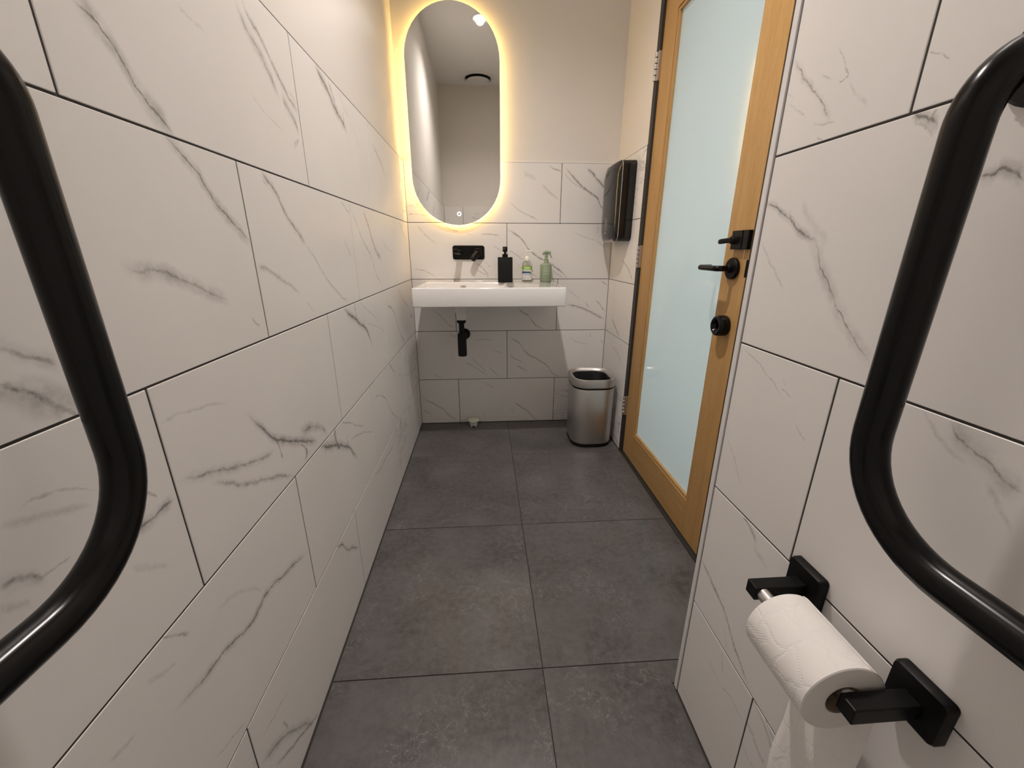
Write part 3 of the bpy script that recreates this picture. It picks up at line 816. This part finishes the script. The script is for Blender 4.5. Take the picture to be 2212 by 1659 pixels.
# round rose and return lever
HY, HZ = -1.2020, 1.006
lh = dpart('lever_handle', lathe([(0.0303, 0.0), (0.0313, -0.002), (0.0313, -0.009), (0.0293, -0.011)], (DX, HY, HZ), 'x', 36), M['black_satin'], smooth=35)
pth = fillet([(DX - 0.010, HY, HZ), (DX - 0.052, HY, HZ), (DX - 0.052, HY + 0.108, HZ), (DX - 0.012, HY + 0.108, HZ)], [0.014, 0.016], 8)
bm = tube([(p[0] - DX, p[1] + 0.86, p[2]) for p in pth], 0.0085, 18)
obj('lever', bm, M['black'], lh, 45)
bm = lathe([(0.0125, -0.010), (0.0125, -0.020), (0.0105, -0.022)], (0, HY + 0.86, HZ), 'x', 24)
obj('collar', bm, M['black_satin'], lh, 35)
# square privacy lock with turn lever, keeper on the jamb side
LZ = 1.0865
lk = dpart('privacy_lock', box(DX - 0.013, DX, -1.2370, -1.1860, LZ - 0.026, LZ + 0.026, 0.0015), M['black_satin'])
obj('keeper', box(-0.013, 0.0, -1.2655 + 0.86, -1.2410 + 0.86, LZ - 0.026, LZ + 0.026, 0.0015), M['black_satin'], lk)
obj('spindle', lathe([(0.011, -0.013), (0.011, -0.026), (0.009, -0.028)], (0, -1.207 + 0.86, LZ), 'x', 24), M['black_matt'], lk, 35)
bm = bmesh.new()
lp = rrect(0.014, 0.0075, 0.003, 4)
L = []
for t, sc in ((0.0, 0.9), (0.010, 1.0), (0.036, 1.05), (0.045, 1.0), (0.049, 0.75)):
    L.append([(-0.0275 - 0.012 * t / 0.06 + v * sc * 0.9, -1.207 + 0.86 - 0.006 + t, LZ - 0.005 * t / 0.06 + u * sc) for u, v in lp])
loft(L, bm=bm)
obj('turn_lever', bm, M['black_satin'], lk, 40)
# thick round pull with dished centre
kn = dpart('round_pull', lathe([(0.0310, 0.0), (0.0322, -0.004), (0.0322, -0.022), (0.0300, -0.029), (0.025, -0.0325), (0.0195, -0.031), (0.0135, -0.022), (0.0115, -0.014), (0.006, -0.013)], (DX, -1.2050, 0.8345), 'x', 40), M['black'], smooth=35)
dpart('latch_plate', box(DX - 0.0012, DX + 0.012, -1.2667, -1.2555, 0.982, 1.034, 0.004, 3), M['black_satin'])

# ================================================================== LIGHTS ON THE CEILING
lx, ly, lz = DOWNLIGHT_POS
dl = empty('ceiling_downlight', (lx, ly, lz), 'round white recessed downlight glowing in the ceiling above the basin end', 'light')
obj('trim_ring', lathe([(0.044, -0.006), (0.052, -0.009), (0.060, -0.003), (0.060, 0.0), (0.044, 0.0)], (0, 0, 0), seg=40, cap0=False, cap1=False), M['white_trim'], dl, 40)
obj('lens', lathe([(0.0435, -0.0012), (0.0435, -0.0003)], (0, 0, 0), seg=32), M['lamp'], dl)
la = bpy.data.lights.new('downlight_beam', 'SPOT')
la.spot_size = math.radians(DOWNLIGHT_ANGLE); la.spot_blend = 1.0; la.shadow_soft_size = 0.030
la.energy = DOWNLIGHT_POWER; la.color = DOWNLIGHT_COLOR
lo = bpy.data.objects.new('downlight_beam', la)
COL.objects.link(lo); lo.parent = dl; lo.location = (0, 0, -0.014)

vx, vy = 0.392, -2.28
ve = empty('ceiling_vent', (vx, vy, ZC), 'round white ceiling air vent with a floating centre disc', 'vent')
obj('flange', lathe([(0.122, -0.003), (0.130, -0.014), (0.150, -0.012), (0.168, -0.003), (0.172, 0.0), (0.122, 0.0)], seg=48, cap0=False, cap1=False), M['plastic_white'], ve, 40)
obj('throat', lathe([(0.1215, -0.0025), (0.1215, -0.0005)], seg=40), M['black_matt'], ve)
obj('centre_disc', lathe([(0.106, -0.026), (0.112, -0.030), (0.108, -0.036), (0.06, -0.039)], seg=48), M['plastic_white'], ve, 40)
obj('stem', lathe([(0.012, -0.0026), (0.012, -0.026)], seg=16), M['black_matt'], ve, 40)

# ================================================================== MIRROR
mw, mz0, mz1, mxc = 0.463, 1.185, 2.170, 0.2785
mr = empty('wall_mirror', (mxc, 0.0, mz0), 'tall pill-shaped backlit mirror glowing warm at its edge', 'mirror')
def pill(inset, n=24):
    r = mw / 2 - inset
    h = mz1 - mz0
    pts = []
    for i in range(n + 1):
        a = math.pi * i / n
        pts.append((r * math.cos(a), h - mw / 2 + r * math.sin(a)))
    for i in range(n + 1):
        a = math.pi + math.pi * i / n
        pts.append((r * math.cos(a), mw / 2 + r * math.sin(a)))
    return pts
def pill_loop(inset, y): return [(x, y, z) for x, z in pill(inset)]
obj('mirror_glass', loft([pill_loop(0.0, -0.0308), pill_loop(0.0, -0.0338), pill_loop(0.0012, -0.035)]), M['mirror'], mr)
obj('back_box', loft([pill_loop(0.0125, -0.0005), pill_loop(0.0125, -0.0304)]), M['mirror_back'], mr)
obj('led_strip', loft([pill_loop(0.0118, -0.005), pill_loop(0.0118, -0.013)], False, False), M['led'], mr)
bm = bmesh.new()
for k in range(24):
    a0, a1 = 2 * math.pi * k / 24, 2 * math.pi * (k + 1) / 24
    q = [(0.0073 + r * math.cos(a), -0.0353, 0.0572 + r * math.sin(a)) for r, a in ((0.0062, a0), (0.0115, a0), (0.0115, a1), (0.0062, a1))]
    bm.faces.new([bm.verts.new(p) for p in q])
bmesh.ops.remove_doubles(bm, verts=bm.verts, dist=1e-5)
obj('touch_ring', bm, M['ring_light'], mr)

# ================================================================== BASIN
BX0, BX1, BY0, BY1, BZ0, BZ1 = 0.0715, 0.8075, -0.455, -0.001, 0.797, 0.8875
bx, by = (BX0 + BX1) / 2, (BY0 + BY1) / 2
ba = empty('wash_basin', (bx, 0.0, BZ0), 'white rectangular wall-hung ceramic basin with shelf on its right', 'basin')
def ring(w, dd, r, cx, cy, z, n=8): return [(cx + u, cy + v, z) for u, v in rrect(w, dd, r, n)]
W_, D_ = BX1 - BX0, BY1 - BY0
HB = BZ1 - BZ0
bwx0, bwx1, bwy0, bwy1 = 0.098, 0.535, -0.432, -0.105
bcx, bcy = (bwx0 + bwx1) / 2 - bx, (bwy0 + bwy1) / 2
bw, bd = bwx1 - bwx0, bwy1 - bwy0
L = [ring(W_ - 0.06, D_ - 0.06, 0.006, 0, by, 0.012), ring(W_ - 0.056, D_ - 0.056, 0.006, 0, by, 0.0),
     ring(W_ - 0.008, D_ - 0.008, 0.006, 0, by, 0.0), ring(W_ - 0.002, D_ - 0.002, 0.008, 0, by, 0.0015),
     ring(W_, D_, 0.009, 0, by, 0.005), ring(W_, D_, 0.009, 0, by, HB - 0.006), ring(W_ - 0.003, D_ - 0.003, 0.009, 0, by, HB - 0.0018),
     ring(W_ - 0.010, D_ - 0.010, 0.008, 0, by, HB),
     ring(bw + 0.010, bd + 0.010, 0.030, bcx, bcy, HB), ring(bw + 0.002, bd + 0.002, 0.028, bcx, bcy, HB - 0.0018),
     ring(bw - 0.004, bd - 0.004, 0.026, bcx, bcy, HB - 0.007), ring(bw - 0.024, bd - 0.024, 0.030, bcx, bcy, HB - 0.062),
     ring(bw - 0.06, bd - 0.06, 0.035, bcx, bcy, HB - 0.076)]
body = obj('bowl_body', loft(L), M['ceramic'], ba, 50)
# overflow on the rear bowl wall, drain, blank tap-hole cover
oy = bwy1 - 0.006
obj('overflow_ring', lathe([(0.007, 0.0), (0.013, -0.001), (0.015, -0.004), (0.013, -0.007), (0.009, -0.006), (0.008, -0.003)], (0.297 - bx, oy, HB - 0.026), 'y', 24), M['chrome'], ba, 40)
obj('drain_cap', lathe([(0.031, 0.0), (0.031, 0.003), (0.026, 0.006), (0.010, 0.008)], (0.31 - bx, -0.27, HB - 0.076), seg=28), M['chrome'], ba, 40)
obj('tap_hole_cover', lathe([(0.022, 0.0), (0.0225, 0.003), (0.018, 0.006), (0.007, 0.008)], (0.385 - bx, -0.060, HB), seg=28), M['ceramic'], ba, 40)
obj('outlet', lathe([(0.033, 0.014), (0.033, -0.052), (0.031, -0.056), (0.028, -0.057), (0.028, -0.083), (0.025, -0.092)], (0.290 - bx, -0.25, 0), seg=28), M['plastic_white'], ba, 40)

tr = empty('bottle_trap', (0.288, -0.25, 0.507), 'matt black bottle trap hanging under the basin', 'pipe')
obj('collar', lathe([(0.022, 0.181), (0.0235, 0.183), (0.0235, 0.193), (0.021, 0.1975)], seg=28), M['black_matt'], tr, 40)
obj('neck', lathe([(0.0142, 0.125), (0.0142, 0.184)], seg=24), M['black_matt'], tr, 40)
obj('trap_body', lathe([(0.021, 0.0), (0.0238, 0.003), (0.0238, 0.117), (0.020, 0.124), (0.0143, 0.127)], seg=32), M['black_matt'], tr, 40)
obj('outlet_pipe', tube([(0.0, 0.020, 0.086), (0.003, 0.2485, 0.072)], 0.015, 20), M['black_matt'], tr, 40)
obj('wall_flange', lathe([(0.033, 0.2495), (0.033, 0.244), (0.027, 0.238), (0.016, 0.237)], (0.003, 0, 0.072), 'y', 32), M['black_matt'], tr, 40)

# ================================================================== WALL TAP
tp = empty('wall_tap', (0.329, 0.0, 1.043), 'matt black wall mixer on a rounded plate above the basin', 'tap')
obj('back_plate', loft([[(u * s, y, v * s) for u, v in rrect(0.179, 0.076, 0.013, 6)] for y, s in ((-0.0005, 1), (-0.006, 1), (-0.008, 0.985))]), M['black_satin'], tp, 40)
lp = rrect(0.031, 0.021, 0.006, 5)
obj('spout', loft([[(-0.046 + u * k - 0.016 * t, -0.007 - 0.165 * t, -0.004 + v * k + 0.012 * t) for u, v in lp] for t, k in ((0.0, 1.0), (0.5, 1.0), (0.985, 1.0), (1.0, 0.9))]), M['black_satin'], tp, 40)
hb = obj('handle_hub', lathe([(0.0225, -0.0075), (0.0225, -0.036), (0.0205, -0.040)], (0.052, 0, 0.001), 'y', 32), M['black_satin'], tp, 40)
obj('handle_lever', tube([(0.050, -0.030, -0.002), (0.036, -0.046, -0.018), (0.0225, -0.056, -0.0345), (0.0205, -0.0575, -0.0365)], [0.0165, 0.0172, 0.0172, 0.013], 22), M['black_satin'], hb, 40)

# ================================================================== THINGS ON THE BASIN
SZ = BZ1 + 0.0003
sd = empty('soap_dispenser', (0.5305, -0.085, SZ), 'square matt black soap dispenser with pump, leftmost bottle on the basin', 'dispenser')
def rr3(w, dd, r, z, n=4): return [(u, v, z) for u, v in rrect(w, dd, r, n)]
obj('bottle_body', loft([rr3(0.077, 0.072, 0.004, 0.0), rr3(0.079, 0.074, 0.004, 0.002), rr3(0.079, 0.074, 0.004, 0.130), rr3(0.077, 0.072, 0.004, 0.132)]), M['black_matt'], sd, 40)
obj('neck_collar', lathe([(0.0155, 0.132), (0.0155, 0.146), (0.012, 0.149)], seg=24), M['black_matt'], sd, 40)
obj('pump_stem', lathe([(0.006, 0.148), (0.006, 0.163)], seg=16), M['black_satin'], sd, 40)
bm = lathe([(0.0125, 0.160), (0.0135, 0.163), (0.0135, 0.184), (0.011, 0.187)], seg=24)
tube([(0.0, 0.0, 0.178), (-0.006, -0.040, 0.176), (-0.007, -0.048, 0.170)], [0.006, 0.005, 0.0045], 12, bm)
obj('pump_head', bm, M['black_satin'], sd, 40)

cb = empty('hand_sanitiser', (0.655, -0.066, SZ), 'clear pump bottle with green and white label between the two other bottles', 'bottle')
obj('bottle_body', lathe([(0.024, 0.0), (0.0275, 0.003), (0.0275, 0.096), (0.0255, 0.103), (0.016, 0.111), (0.0125, 0.114)], seg=36), M['clear'], cb, 40)
def band(r, z0, z1, a0, a1, n=16):
    bm = bmesh.new()
    c = [math.radians(a0 + (a1 - a0) * i / n) for i in range(n + 1)]
    lo_ = [bm.verts.new((r * math.cos(a), r * math.sin(a), z0)) for a in c]
    hi_ = [bm.verts.new((r * math.cos(a), r * math.sin(a), z1)) for a in c]
    for i in range(n): bm.faces.new((lo_[i], lo_[i + 1], hi_[i + 1], hi_[i]))
    ex = bmesh.ops.extrude_face_region(bm, geom=list(bm.faces))
    for v in [g for g in ex['geom'] if isinstance(g, bmesh.types.BMVert)]:
        k = (r + 0.0003) / r
        v.co.x *= k; v.co.y *= k
    return bm
lb = obj('label', band(0.0278, 0.012, 0.062, 190, 350), M['label_white'], cb, 40)
obj('label_top', band(0.0278, 0.062, 0.086, 190, 350), M['lime'], cb, 40)
obj('label_stripe', band(0.0282, 0.046, 0.057, 190, 300), M['label_blue'], lb, 40)
obj('label_badge', lathe([(0.0055, -0.001), (0.0055, 0.0)], (0.0165, -0.0240, 0.049), 'y', 18), M['label_green'], lb, 40)
for z, a0, a1, mt in ((0.076, 225, 300, 'label_white'), (0.067, 215, 315, 'label_white'), (0.038, 230, 310, 'label_grey'), (0.032, 240, 300, 'label_grey'), (0.020, 220, 290, 'label_grey')):
    obj('print_line', band(0.0283, z, z + 0.0032, a0, a1, 8), M[mt], lb, 40)
obj('dip_tube', lathe([(0.0028, 0.006), (0.0028, 0.112)], seg=10), M['cream'], cb, 40)
obj('pump_collar', lathe([(0.0135, 0.111), (0.0135, 0.128), (0.008, 0.134), (0.0055, 0.138)], seg=24), M['cream'], cb, 40)
bm = lathe([(0.0042, 0.136), (0.0042, 0.156), (0.009, 0.162), (0.009, 0.167), (0.006, 0.169)], seg=18)
tube([(0.0, 0.0, 0.1645), (0.018, -0.010, 0.1645), (0.024, -0.014, 0.161)], [0.0042, 0.0035, 0.003], 10, bm)
obj('pump_head', bm, M['cream'], cb, 40)

sb = empty('spray_bottle', (0.7595, -0.080, SZ), 'sage green trigger spray bottle, rightmost bottle on the basin', 'bottle')
obj('bottle_body', lathe([(0.030, 0.0), (0.0325, 0.003), (0.0325, 0.089), (0.0305, 0.094), (0.020, 0.1005), (0.0135, 0.102)], seg=40), M['sage'], sb, 40)
for z, a0, a1 in ((0.078, 240, 300), (0.070, 250, 290), (0.062, 235, 305), (0.055, 245, 295), (0.044, 232, 308)):
    obj('print_line', band(0.0327, z, z + 0.0022, a0, a1, 8), M['sage_print'], sb, 40)
obj('neck_collar', lathe([(0.0135, 0.101), (0.0135, 0.114), (0.0115, 0.1165), (0.0125, 0.122), (0.007, 0.128)], seg=24), M['sage'], sb, 40)
bm = tube([(-0.002, 0.0, 0.126), (-0.003, 0.0, 0.140), (-0.001, 0.0, 0.152)], [0.0065, 0.0055, 0.006], 14)
tube([(-0.019, 0.0, 0.145), (-0.015, 0.0, 0.153), (-0.004, -0.002, 0.159), (0.010, -0.004, 0.159), (0.021, -0.006, 0.156), (0.024, -0.007, 0.155)], [0.005, 0.0075, 0.0085, 0.008, 0.0065, 0.006], 14, bm)
tube([(0.006, -0.003, 0.154), (0.008, -0.003, 0.140), (0.004, -0.002, 0.128)], [0.004, 0.0032, 0.003], 10, bm)
obj('spray_head', bm, M['sage'], sb, 40)
obj('trigger', tube([(0.015, -0.004, 0.153), (0.022, -0.008, 0.144), (0.028, -0.012, 0.131), (0.031, -0.013, 0.126)], [0.0042, 0.0038, 0.003, 0.002], 12), M['sage'], sb, 40)

# ================================================================== TOWEL DISPENSER
DPY, DPZ = -0.180, 1.284
tdp = empty('towel_dispenser', (XR, DPY, DPZ - 0.1835), 'glossy black paper towel dispenser on the wall beside the door', 'dispenser')
def dl_loop(x, w, h, r, dz=0.0): return [(x - XR, u, 0.1835 + dz + v) for u, v in rrect(w, h, r, 8)]
obj('housing', loft([dl_loop(XR - 0.0005, 0.270, 0.367, 0.026), dl_loop(1.081, 0.270, 0.367, 0.032)]), M['black_gloss'], tdp, 35)
obj('seam_strip', loft([dl_loop(1.0809, 0.271, 0.368, 0.033), dl_loop(1.0785, 0.271, 0.368, 0.033)]), M['silver_line'], tdp, 35)
cv = obj('front_cover', loft([dl_loop(1.0784, 0.270, 0.367, 0.033), dl_loop(1.0725, 0.262, 0.364, 0.050), dl_loop(1.065, 0.236, 0.356, 0.060, 0.001), dl_loop(1.059, 0.200, 0.344, 0.062, 0.002), dl_loop(1.0545, 0.150, 0.328, 0.060, 0.003), dl_loop(1.052, 0.095, 0.306, 0.046, 0.004)]), M['black_gloss'], tdp, 60)
bm = bmesh.new()
lp = [(0.024 * math.cos(2 * math.pi * k / 28), 0.034 * math.sin(2 * math.pi * k / 28)) for k in range(28)]
loft([[(1.0522 - XR, u - 0.008, 0.082 + v) for u, v in lp], [(1.0512 - XR, u * 0.9 - 0.008, 0.082 + v * 0.9) for u, v in lp]], bm=bm)
obj('oval_badge', bm, M['logo_grey'], cv, 40)
obj('badge_line', box(1.0512 - XR, 1.0522 - XR, -0.024, 0.008, 0.0395, 0.0425), M['label_grey'], cv)
bm = bmesh.new()
pr = [(-0.084, 0.012), (-0.078, 0.003), (-0.064, -0.002), (-0.050, 0.004)]
loft([[(x, -0.085, z) for x, z in pr] + [(x, -0.085, z - 0.0016) for x, z in reversed(pr)], [(x, 0.085, z) for x, z in pr] + [(x, 0.085, z - 0.0016) for x, z in reversed(pr)]], bm=bm)
obj('paper_towel', bm, M['paper'], tdp, 50)

# ================================================================== BIN
BNX, BNY = 1.0060, -0.272
bn = empty('waste_bin', (BNX, BNY, 0.0003), 'brushed stainless steel open-top bin in the corner by the door', 'bin')
def sq(w, dd, r, z, n=8, bulge=0.006):
    out = []
    for u, v in rrect(w, dd, r, n):
        out.append((u, v, z * 1.03))
    return out
obj('base_band', loft([sq(0.212, 0.232, 0.075, 0.0), sq(0.226, 0.246, 0.08, 0.003), sq(0.228, 0.248, 0.08, 0.020)]), M['black_matt'], bn, 40)
obj('bin_body', loft([sq(0.226, 0.246, 0.08, 0.0202), sq(0.229, 0.250, 0.08, 0.022), sq(0.234, 0.256, 0.08, 0.330), sq(0.232, 0.254, 0.08, 0.3325)], True, False), M['steel'], bn, 40)
obj('shadow_gap', loft([sq(0.228, 0.250, 0.078, 0.3327), sq(0.228, 0.250, 0.078, 0.3415)], False, False), M['black_matt'], bn, 40)
obj('rim', loft([sq(0.228, 0.250, 0.078, 0.3417), sq(0.238, 0.260, 0.081, 0.343), sq(0.240, 0.262, 0.082, 0.383), sq(0.237, 0.259, 0.081, 0.3865), sq(0.228, 0.250, 0.078, 0.388), sq(0.200, 0.222, 0.066, 0.377), sq(0.194, 0.216, 0.063, 0.368)], False, False), M['steel'], bn, 40)
L = [sq(0.1945, 0.2165, 0.063, 0.3705), sq(0.190, 0.212, 0.062, 0.366), sq(0.182, 0.204, 0.058, 0.20), sq(0.12, 0.14, 0.05, 0.10)]
obj('bin_liner', loft(L, False, True), M['bag'], bn, 40)

# ================================================================== AIR FRESHENER
af = empty('air_freshener', (0.331, -0.060, 0.0003), 'small round air freshener with pale green lid on the floor under the basin', 'air freshener')
obj('tub', lathe([(0.021, 0.010), (0.0235, 0.012), (0.027, 0.030), (0.0285, 0.036)], seg=32), M['plastic_white'], af, 40)
for k in range(4):
    a = math.radians(45 + 90 * k)
    obj('foot', box(0.019 * math.cos(a) - 0.004, 0.019 * math.cos(a) + 0.004, 0.019 * math.sin(a) - 0.004, 0.019 * math.sin(a) + 0.004, 0.0, 0.0098, 0.001, 1), M['plastic_white'], af)
ld = obj('lid', lathe([(0.031, 0.0362), (0.0345, 0.039), (0.0345, 0.044), (0.030, 0.049), (0.015, 0.053), (0.004, 0.054)], seg=36), M['mint'], af, 40)
for k in range(6):
    a = math.radians(60 * k + 10)
    obj('petal', lathe([(0.0045, -0.002), (0.003, 0.0012)], (0.012 * math.cos(a), 0.012 * math.sin(a), 0.0535), seg=10), M['peach'] if k % 2 else M['cream'], ld, 40)

# ================================================================== GRAB RAILS
def grab_rail(xw, s, yv, label, off=0.066, lean=0.0):
    """s: +1 rail stands off toward +x"""
    x = xw + s * off
    g = empty('grab_rail', (xw, yv, 0.775), label, 'grab rail', 'black grab rails either side')
    pts = [(0, -0.345, 0), (s * off, -0.345, 0), (s * off, 0, 0), (s * (off + lean), 0, 0.437), (0, 0, 0.437)]
    pts[0] = (s * 0.004, -0.345, 0); pts[-1] = (s * 0.004, 0, 0.437)
    obj('bar', tube(fillet(pts, [0.040, 0.105, 0.058], 14), 0.0168, 28), M['black'], g, 60)
    for yy, zz in ((-0.345, 0), (0, 0.437)):
        obj('wall_flange', lathe([(0.040, s * 0.0006), (0.040, s * 0.004), (0.037, s * 0.007), (0.017, s * 0.008)], (0, yy, zz), 'x', 36), M['black_satin'], g, 35)
grab_rail(0.0, 1, -2.050, 'black tubular grab rail on the left tiled wall', lean=0.0)
grab_rail(XN, -1, -2.055, 'black tubular grab rail on the right tiled wall above the toilet roll', off=0.0642)

# ================================================================== TOILET ROLL HOLDER AND ROLL
HZ0 = 0.590
Y1, Y2 = -1.975, -2.137
th = empty('toilet_roll_holder', (XN, (Y1 + Y2) / 2, HZ0), 'black two-post toilet roll holder with a metal spindle', 'holder')
yc = (Y1 + Y2) / 2
for yy in (Y1, Y2):
    lp = rrect(0.058, 0.058, 0.006, 5)
    pl = obj('mounting_plate', loft([[(x, yy - yc + u * s, 0.004 + v * s) for u, v in lp] for x, s in ((-0.0005, 1), (-0.010, 1), (-0.0135, 0.95))]), M['black_satin'], th, 35)
    obj('post', box(-0.0895, -0.0136, yy - yc - 0.010, yy - yc + 0.010, -0.0105, 0.0105, 0.0014), M['black_satin'], th)
obj('spindle', tube([(-0.077, Y1 - yc - 0.0102, 0), (-0.077, Y2 - yc + 0.0102, 0)], 0.0098, 24), M['chrome'], th, 40)

rx, rz, rr, ry0, ry1 = 0.8020, 0.5808, 0.0475, -2.123, -2.021
ro = empty('toilet_roll', (rx, (ry0 + ry1) / 2, rz - rr), 'white embossed toilet paper roll with a loose hanging sheet', 'toilet roll')
def roll_mesh():
    bm = bmesh.new()
    uv = bm.loops.layers.uv.new('UVMap')
    n = 64
    hw = (ry1 - ry0) / 2
    prof = [(0.0205, -hw), (rr - 0.0012, -hw), (rr, -hw + 0.0012), (rr, hw - 0.0012), (rr - 0.0012, hw), (0.0205, hw)]
    rows = []
    for r, y in prof:
        rows.append([bm.verts.new((r * math.cos(2 * math.pi * k / n), y, rr + r * math.sin(2 * math.pi * k / n))) for k in range(n)])
    for i in range(5):
        for k in range(n):
            f = bm.faces.new((rows[i][k], rows[i][(k + 1) % n], rows[i + 1][(k + 1) % n], rows[i + 1][k]))
            f.material_index = 0 if i == 2 else 1
            for lpp, (ii, kk) in zip(f.loops, ((i, k), (i, k + 1), (i + 1, k + 1), (i + 1, k))):
                lpp[uv].uv = (rr * 2 * math.pi * kk / n, prof[ii][1])
    return bm
rb = obj('paper_roll', roll_mesh(), M['tissue'], ro, 40)
rb.data.materials.append(M['paper'])
hw = (ry1 - ry0) / 2
obj('card_core', lathe([(0.0203, -hw + 0.0004), (0.0203, hw - 0.0004), (0.0195, hw - 0.0004), (0.0195, -hw + 0.0004), (0.0203, -hw + 0.0004)], (0, 0, rr), 'y', 40, False, False), M['card'], ro, 40)
def sheet():
    bm = bmesh.new()
    uv = bm.loops.layers.uv.new('UVMap')
    path = []
    for k in range(7):
        a = math.radians(60 - 10 * k)
        path.append(((rr + 0.0006) * math.cos(a), rr + (rr + 0.0006) * math.sin(a)))
    for k in range(1, 29):
        z = rr - 0.014 * k
        path.append((rr + 0.0006 + 0.003 * math.sin(k * 0.22), z))
    m = 10
    rows = []
    ln = 0.0
    for i, (x, z) in enumerate(path):
        if i: ln += math.hypot(x - path[i - 1][0], z - path[i - 1][1])
        row = []
        for j in range(m + 1):
            y = -hw + 2 * hw * j / m
            wob = 0.0012 * math.sin(j * 1.3 + i * 0.7) * min(1.5, max(0, (i - 8) / 10))
            row.append((bm.verts.new((x + wob, y, z)), (ln, y)))
        rows.append(row)
    for i in range(len(rows) - 1):
        for j in range(m):
            q = (rows[i][j], rows[i][j + 1], rows[i + 1][j + 1], rows[i + 1][j])
            f = bm.faces.new([a[0] for a in q])
            for lpp, a in zip(f.loops, q): lpp[uv].uv = a[1]
    return bm
sh = obj('hanging_sheet', sheet(), M['tissue'], ro, 60)
md = sh.modifiers.new('thick', 'SOLIDIFY'); md.thickness = 0.0004
